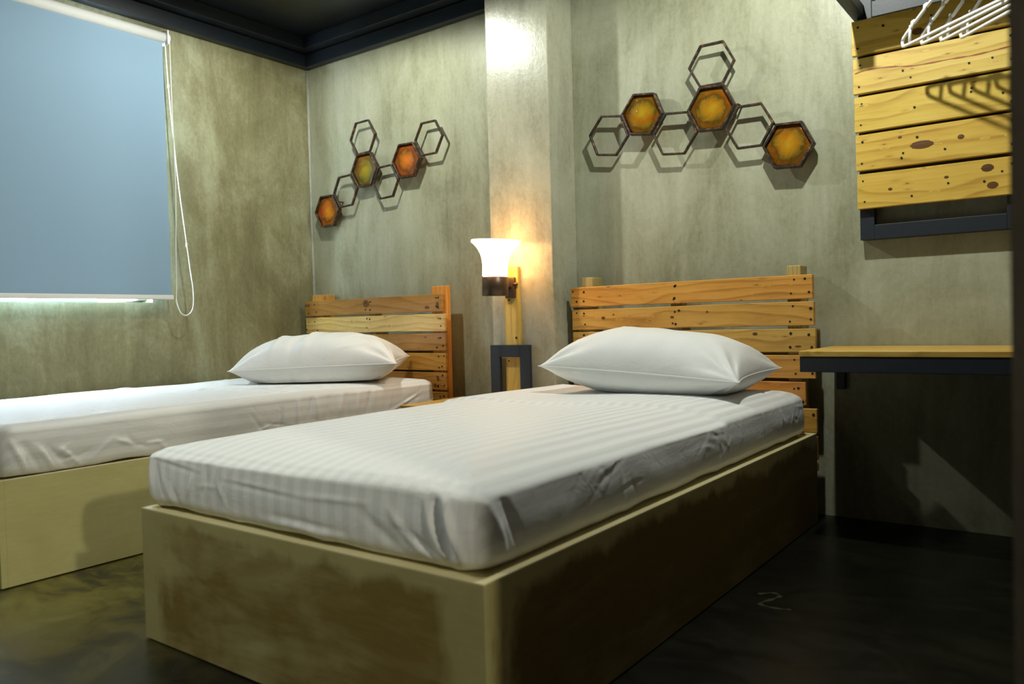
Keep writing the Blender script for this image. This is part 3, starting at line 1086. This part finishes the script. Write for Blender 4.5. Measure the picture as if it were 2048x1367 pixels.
def sculpture(loc, hexes, label):
    e = empty('honeycomb_sculpture', loc, label, 'wall sculpture', 'iron honeycomb sculptures on the wall')
    for (c, R, rot, tint) in hexes:
        rot = radians(rot)
        if tint is None:
            hf = hex_frame('open_hexagon', c, R, rot, -0.057, -0.041, 0.0095, e, M['rust'])
        else:
            hf = hex_frame('filled_hexagon', c, R * 1.0, rot, -0.060, -0.030, 0.0105, e, M['rust'])
            hex_pane(c, R - 0.009, rot, -0.046, hf, tint)
    return e


right_hex = [((2.045, 1.559), .0992, -8.7, None), ((2.207, 1.623), .0993, -7.6, (1, 1.05, 1)), ((2.354, 1.518), .1004, -5.5, None),
             ((2.513, 1.593), .1017, -3.0, (1, .95, 1)), ((2.517, 1.765), .0984, -1.6, None), ((2.666, 1.496), .0967, -1.2, None),
             ((2.813, 1.400), .0976, -3.6, (1.05, .95, 1))]
left_hex = [((0.510, 1.796), .1035, 1.6, None), ((0.516, 1.617), .1045, 0.8, (.75, 1.1, 1.2)), ((0.357, 1.520), .1013, 2.3, None),
            ((0.199, 1.424), .1035, -.2, (1.25, .8, .6)), ((0.676, 1.532), .1011, 1.7, None), ((0.834, 1.624), .1031, -1.1, (1.35, .72, .5)),
            ((0.995, 1.715), .0989, -.2, None)]
eR = sculpture((2.5, 0, 1.5), right_hex, 'rusty iron honeycomb sculpture with three amber cells above the brown stained bed')
eL = sculpture((.6, 0, 1.6), left_hex, 'rusty iron honeycomb sculpture with three amber cells between window corner and pillar')
for e, pegs in ((eR, [(2.11, 1.62), (2.46, 1.68), (2.62, 1.59), (2.76, 1.49)]), (eL, [(.47, 1.705), (.28, 1.47), (.75, 1.58)])):
    for (x, z) in pegs:
        lathe('wall_peg', [(0.0, -.048), (.004, -.048), (.004, -.001), (0.0, -.001)], M['rust'], e, 8, Matrix.Translation((x, 0, z)) @ Matrix.Rotation(-pi / 2, 4, 'X'))

# ------------------------------------------------------------------ bedside table between the beds, with its raised steel back frame
ns = empty('bedside_table', (1.5, -0.35, 0), 'low bedside table with pale board top and raised charcoal steel frame', 'bedside table')
NZ = 0.40
for i, (y0, y1, xa, xb) in enumerate(((-.537, -.405, 1.215, 1.78), (-.40, -.268, 1.218, 1.78), (-.263, -.212, 1.215, 1.78), (-.207, -.10, 1.215, 1.49))):
    plank('top_board', (xb - xa, y1 - y0, 0.018), ((xa + xb) / 2, (y0 + y1) / 2, NZ - .009), M['pine'], ns, (1.0, .98, .95), (radians(90), 0, 0))
boxes('top_frame', [((1.225, -.53, NZ - .06), (1.77, -.49, NZ - .019)), ((1.225, -.25, NZ - .06), (1.77, -.212, NZ - .019)),
                    ((1.225, -.49, NZ - .06), (1.262, -.25, NZ - .019)), ((1.733, -.49, NZ - .06), (1.77, -.25, NZ - .019))], M['steel'], ns, 0.002)
for x in (1.225, 1.733):
    box('leg', (x, -.53, 0), (x + .037, -.493, NZ - .06), M['steel'], ns, 0.002)
fy0, fy1 = -.2405, -.2245
boxes('back_frame', [((1.508, fy0, NZ + .001), (1.562, fy1, .658)), ((1.675, fy0, NZ + .001), (1.729, fy1, .658)), ((1.562, fy0, .604), (1.675, fy1, .658))], M['steel'], ns, 0.002)
boxes('back_leg', [((1.508, -.212, 0), (1.545, -.2045, NZ - .02)), ((1.675, -.212, 0), (1.729, -.2045, NZ - .02))], M['steel'], ns, 0.001)

# ------------------------------------------------------------------ sconce on the pillar
sc = empty('wall_sconce', (1.62, -PD, 0.95), 'lit bell shaped glass sconce on a pine board on the pillar', 'wall lamp')
plank('back_board', (0.62, 0.079, 0.020), (1.622, -PD - .0105, 0.699), M['pine_deep'], sc, (1.0, .97, .9), (0, radians(90), 0), 0.0015, 0)
nails('nail_heads', [(1.645, -PD - .0205, .69), (1.60, -PD - .0205, .585), (1.622, -PD - .0205, .43), (1.61, -PD - .0205, .86)], sc, .0045)
box('wall_plate', (1.597, -PD - .034, .868), (1.651, -PD - .021, .962), M['bronze'], sc, 0.004)
tube('arm', [(1.624, -PD - .03, .918), (1.624, -PD - .075, .918)], .010, M['bronze'], sc, 12)
lathe('thumb_screw', [(0, -.014), (.006, -.012), (.0075, 0), (.006, .012), (0, .014)], M['bronze'], sc, 10, Matrix.Translation((1.653, -PD - .03, .93)) @ Matrix.Rotation(pi / 2, 4, 'Y'))
LC = (1.619, -0.335)
TL = Matrix.Translation((LC[0], LC[1], 0.878)) @ Matrix.Rotation(radians(1.5), 4, 'Y')
lathe('holder_cup', [(0.0, 0.0), (.056, 0.0), (.058, .002), (.058, .081), (.055, .083), (.050, .083), (.050, .02), (0.0, .02)], M['bronze'], sc, 36, TL)
TS = Matrix.Translation((LC[0], LC[1], 0.955)) @ Matrix.Rotation(radians(3.5), 4, 'Y')
prof = [(.0, .004), (.048, .004), (.0555, .010), (.0555, .035), (.0565, .060), (.0605, .085), (.067, .105), (.077, .124), (.089, .139), (.101, .150), (.108, .156), (.1095, .161), (.107, .166),
        (.101, .164), (.088, .150), (.073, .130), (.062, .108), (.055, .085), (.051, .05), (.050, .012), (.0, .012)]
lathe('glass_shade', prof, M['shade'], sc, 48, TS)

# ------------------------------------------------------------------ desk by the right wall
dk = empty('wall_desk', (3.3, -0.25, 0.6), 'narrow wall desk with a wooden top on a charcoal steel apron', 'desk')
DX0, DX1, DY0, DY1, DZ = 2.955, 3.68, -0.441, -0.004, 0.641
dw = (DY1 - DY0 - .006) / 3
for i in range(3):
    y0 = DY0 + i * (dw + .003)
    plank('top_board', (DX1 - DX0, dw, 0.0185), ((DX0 + DX1) / 2, y0 + dw / 2, DZ - .00925), M['pine_deep'], dk, (.95, .85, .75), (radians(90), 0, 0), .0015, 0)
ft = 0.05
boxes('apron_frame', [((DX0 + .002, DY0 + .002, DZ - .019 - ft), (DX1, DY0 + .04, DZ - .019)), ((DX0 + .002, DY1 - .04, DZ - .019 - ft), (DX1, DY1, DZ - .019)),
                      ((DX0 + .002, DY0 + .04, DZ - .019 - ft), (DX0 + .04, DY1 - .04, DZ - .019)), ((DX1 - .04, DY0 + .04, DZ - .019 - ft), (DX1, DY1 - .04, DZ - .019))], M['steel'], dk, 0.002)
for x in (DX0 + .012, DX1 - .05):
    boxes('wall_bracket', [((x, -.028, DZ - .16), (x + .03, -.002, DZ - .019 - ft))], M['steel'], dk, 0.002)

# ------------------------------------------------------------------ clothes rack: steel frame, pine boards, projecting rail, hangers
rk = empty('clothes_rack', (3.3, 0, 1.02), 'wall rack of five knotty pine boards on a charcoal steel frame', 'clothes rack')
RX0, RX1 = 3.062, 3.56
RZ0, RZ1 = 1.022, 2.06
rb = 0.048
fy = (-.045, -.004)
boxes('steel_frame', [((RX0, fy[0], RZ0), (RX0 + rb, fy[1], RZ1)), ((RX1 - rb, fy[0], RZ0), (RX1, fy[1], RZ1)),
                      ((RX0 + rb, fy[0], RZ0), (RX1 - rb, fy[1], RZ0 + rb + .004)), ((RX0 + rb, fy[0], 1.806), (RX1 - rb, fy[1], 1.862)), ((RX0 + rb, fy[0], RZ1 - rb), (RX1 - rb, fy[1], RZ1))],
      M['steel'], rk, 0.002)
tops = [1.7975, 1.6635, 1.5275, 1.3925, 1.2540]
bots = [1.6750, 1.5390, 1.404, 1.2670, 1.1315]
cols = [(1.0, .98, .85), (1.0, 1.02, 1.1), (1.02, 1.02, .85), (1.04, .98, .8), (1.05, .98, .8)]
nl = []
for i, (a, b) in enumerate(zip(tops, bots)):
    xa = 3.047 + .003 * i
    plank('board', (RX1 + .005 - xa, a - b, 0.020), ((xa + RX1 + .005) / 2, -.0565, (a + b) / 2), M['pine_deep'], rk, cols[i], (0, 0, 0), .0018, .0006)
    for x in (xa + .022, RX1 - .03):
        for f in (.2, .8):
            nl.append((x + random.uniform(-.003, .003), -.0665, b + (a - b) * f))
    for k in range(4):
        nl.append((random.uniform(xa + .05, RX1 - .03), -.0665, random.uniform(b + .02, a - .02)))
nails('nail_heads', nl, rk, .0036)
M['resin_line'] = plain('reddish_grain_line', (0.30, 0.085, 0.012), 0.5, 0, 0, 80, 0.5)
boards = [o for o in rk.children if o.name.startswith('board')]
boards.sort(key=lambda o: -o.location.z)


for bi, x, z, rx, rz in ((4, 3.46, 1.225, .018, .0125), (4, 3.474, 1.167, .016, .0115), (4, 3.167, 1.191, .007, .005), (4, 3.341, 1.21, .007, .005), (3, 3.268, 1.330, .036, .014),
                         (3, 3.200, 1.366, .006, .005), (3, 3.385, 1.338, .010, .008), (0, 3.26, 1.715, .018, .012)):
    disc('knot', x, z, rx, rz, M['knot'], boards[bi])
lp = smooth_path([(3.056, -.0668, 1.612), (3.107, -.0668, 1.619), (3.188, -.0668, 1.611), (3.25, -.0668, 1.601), (3.356, -.0668, 1.600), (3.428, -.0668, 1.598), (3.512, -.0668, 1.603), (3.555, -.0668, 1.606)], 4)
vs, fs2 = [], []
for i, p in enumerate(lp):
    w_ = .0022 + .001 * sin(i * 1.9)
    vs += [(p.x, p.y, p.z - w_), (p.x, p.y, p.z + w_)]
fs2 = [(2 * i, 2 * i + 2, 2 * i + 3, 2 * i + 1) for i in range(len(lp) - 1)]
mesh_obj('grain_line', vs, fs2, M['resin_line'], boards[1])
box('gap_shade_panel', (RX0 + rb, -.044, 1.14), (RX1 - rb, -.038, 1.79), M['steel'], rk)  # dark sheet added behind the boards so their gaps look shaded
boxes('hanging_rail', [((3.045, -.290, 1.856), (RX1, -.252, 1.935))], M['steel'], rk, 0.002)
boxes('rail_arm', [((3.045, -.290, 1.815), (3.045 + .04, -.004, 1.855))], M['steel'], rk, 0.002)
boxes('rail_arm', [((RX1 - .04, -.290, 1.815), (RX1, -.004, 1.855))], M['steel'], rk, 0.002)


def hanger_pts():
    half = []
    # right half in (u, w); w=0 is the lower bar
    arm = [(.0, .125), (.035, .119), (.075, .102), (.095, .091), (.098, .099), (.104, .098), (.106, .085), (.135, .068), (.150, .059), (.153, .067), (.159, .066), (.161, .053), (.185, .038), (.199, .028), (.205, .018)]
    return arm


def hanger(cx, cyy, zlow, rz, label):
    e = empty('clothes_hanger', (cx, cyy, zlow), label, 'hanger', 'white hangers on the rail')
    ca, sa = cos(rz), sin(rz)
    def P(u, w, d=0.0): return (cx + ca * u - sa * d, cyy + sa * u + ca * d, zlow + w)
    arm = hanger_pts()
    pth = [P(-u, w) for (u, w) in arm[::-1]] + [P(u, w) for (u, w) in arm[1:]]
    tube('shoulder_arms', pth, .0055, M['white_plastic'], e, 8)
    low = smooth_path([P(-.205, .018), P(-.203, .005), P(-.192, 0), P(-.1, 0), P(.1, 0), P(.192, 0), P(.203, .005), P(.205, .018)], 4)
    tube('trouser_bar', low, .0055, M['white_plastic'], e, 8)
    for s in (-1, 1):
        tube('strut', [P(s * .168, .058), P(s * .174, .0)], .0048, M['white_plastic'], e, 6)
    hk = [P(0, .125), P(0, .155), P(0, .18)] + [P(0, 0, 0)] * 0
    for k in range(13):
        an = -pi / 2 + 1.0 + (k / 12) * (pi * 1.25)
        hk.append(None)
    hk = [h for h in hk if h]
    # hook bends over the rail (its plane is across the rail)
    zr = 1.900
    r = .052
    c = (cx, -.276, zr)
    for k in range(15):
        an = -pi * .42 + pi * (k / 14) * 1.16
        hk.append((c[0], c[1] - r * sin(pi / 2 - an) * (-1 if False else 1) * 1.0 if False else c[1] + r * cos(an) * -1, c[2] + r * sin(an)))
    tube('hook', smooth_path(hk, 3), .003, M['white_plastic'], e, 6)


hang = [(3.236 + i * .056 + .205 * cos(radians(a)), -.200 + .205 * sin(radians(a)), 1.632 - .003 * i, a) for i, a in enumerate((-40, -43, -45, -48))]
hl = ['white plastic hanger nearest the left end of the rack', 'second white plastic hanger from the left end of the rack',
      'third white plastic hanger from the left end of the rack', 'white plastic hanger farthest right on the rack']
for (cx, cyh, zl, rz), lab in zip(hang, hl):
    hanger(cx, cyh, zl, radians(rz), lab)
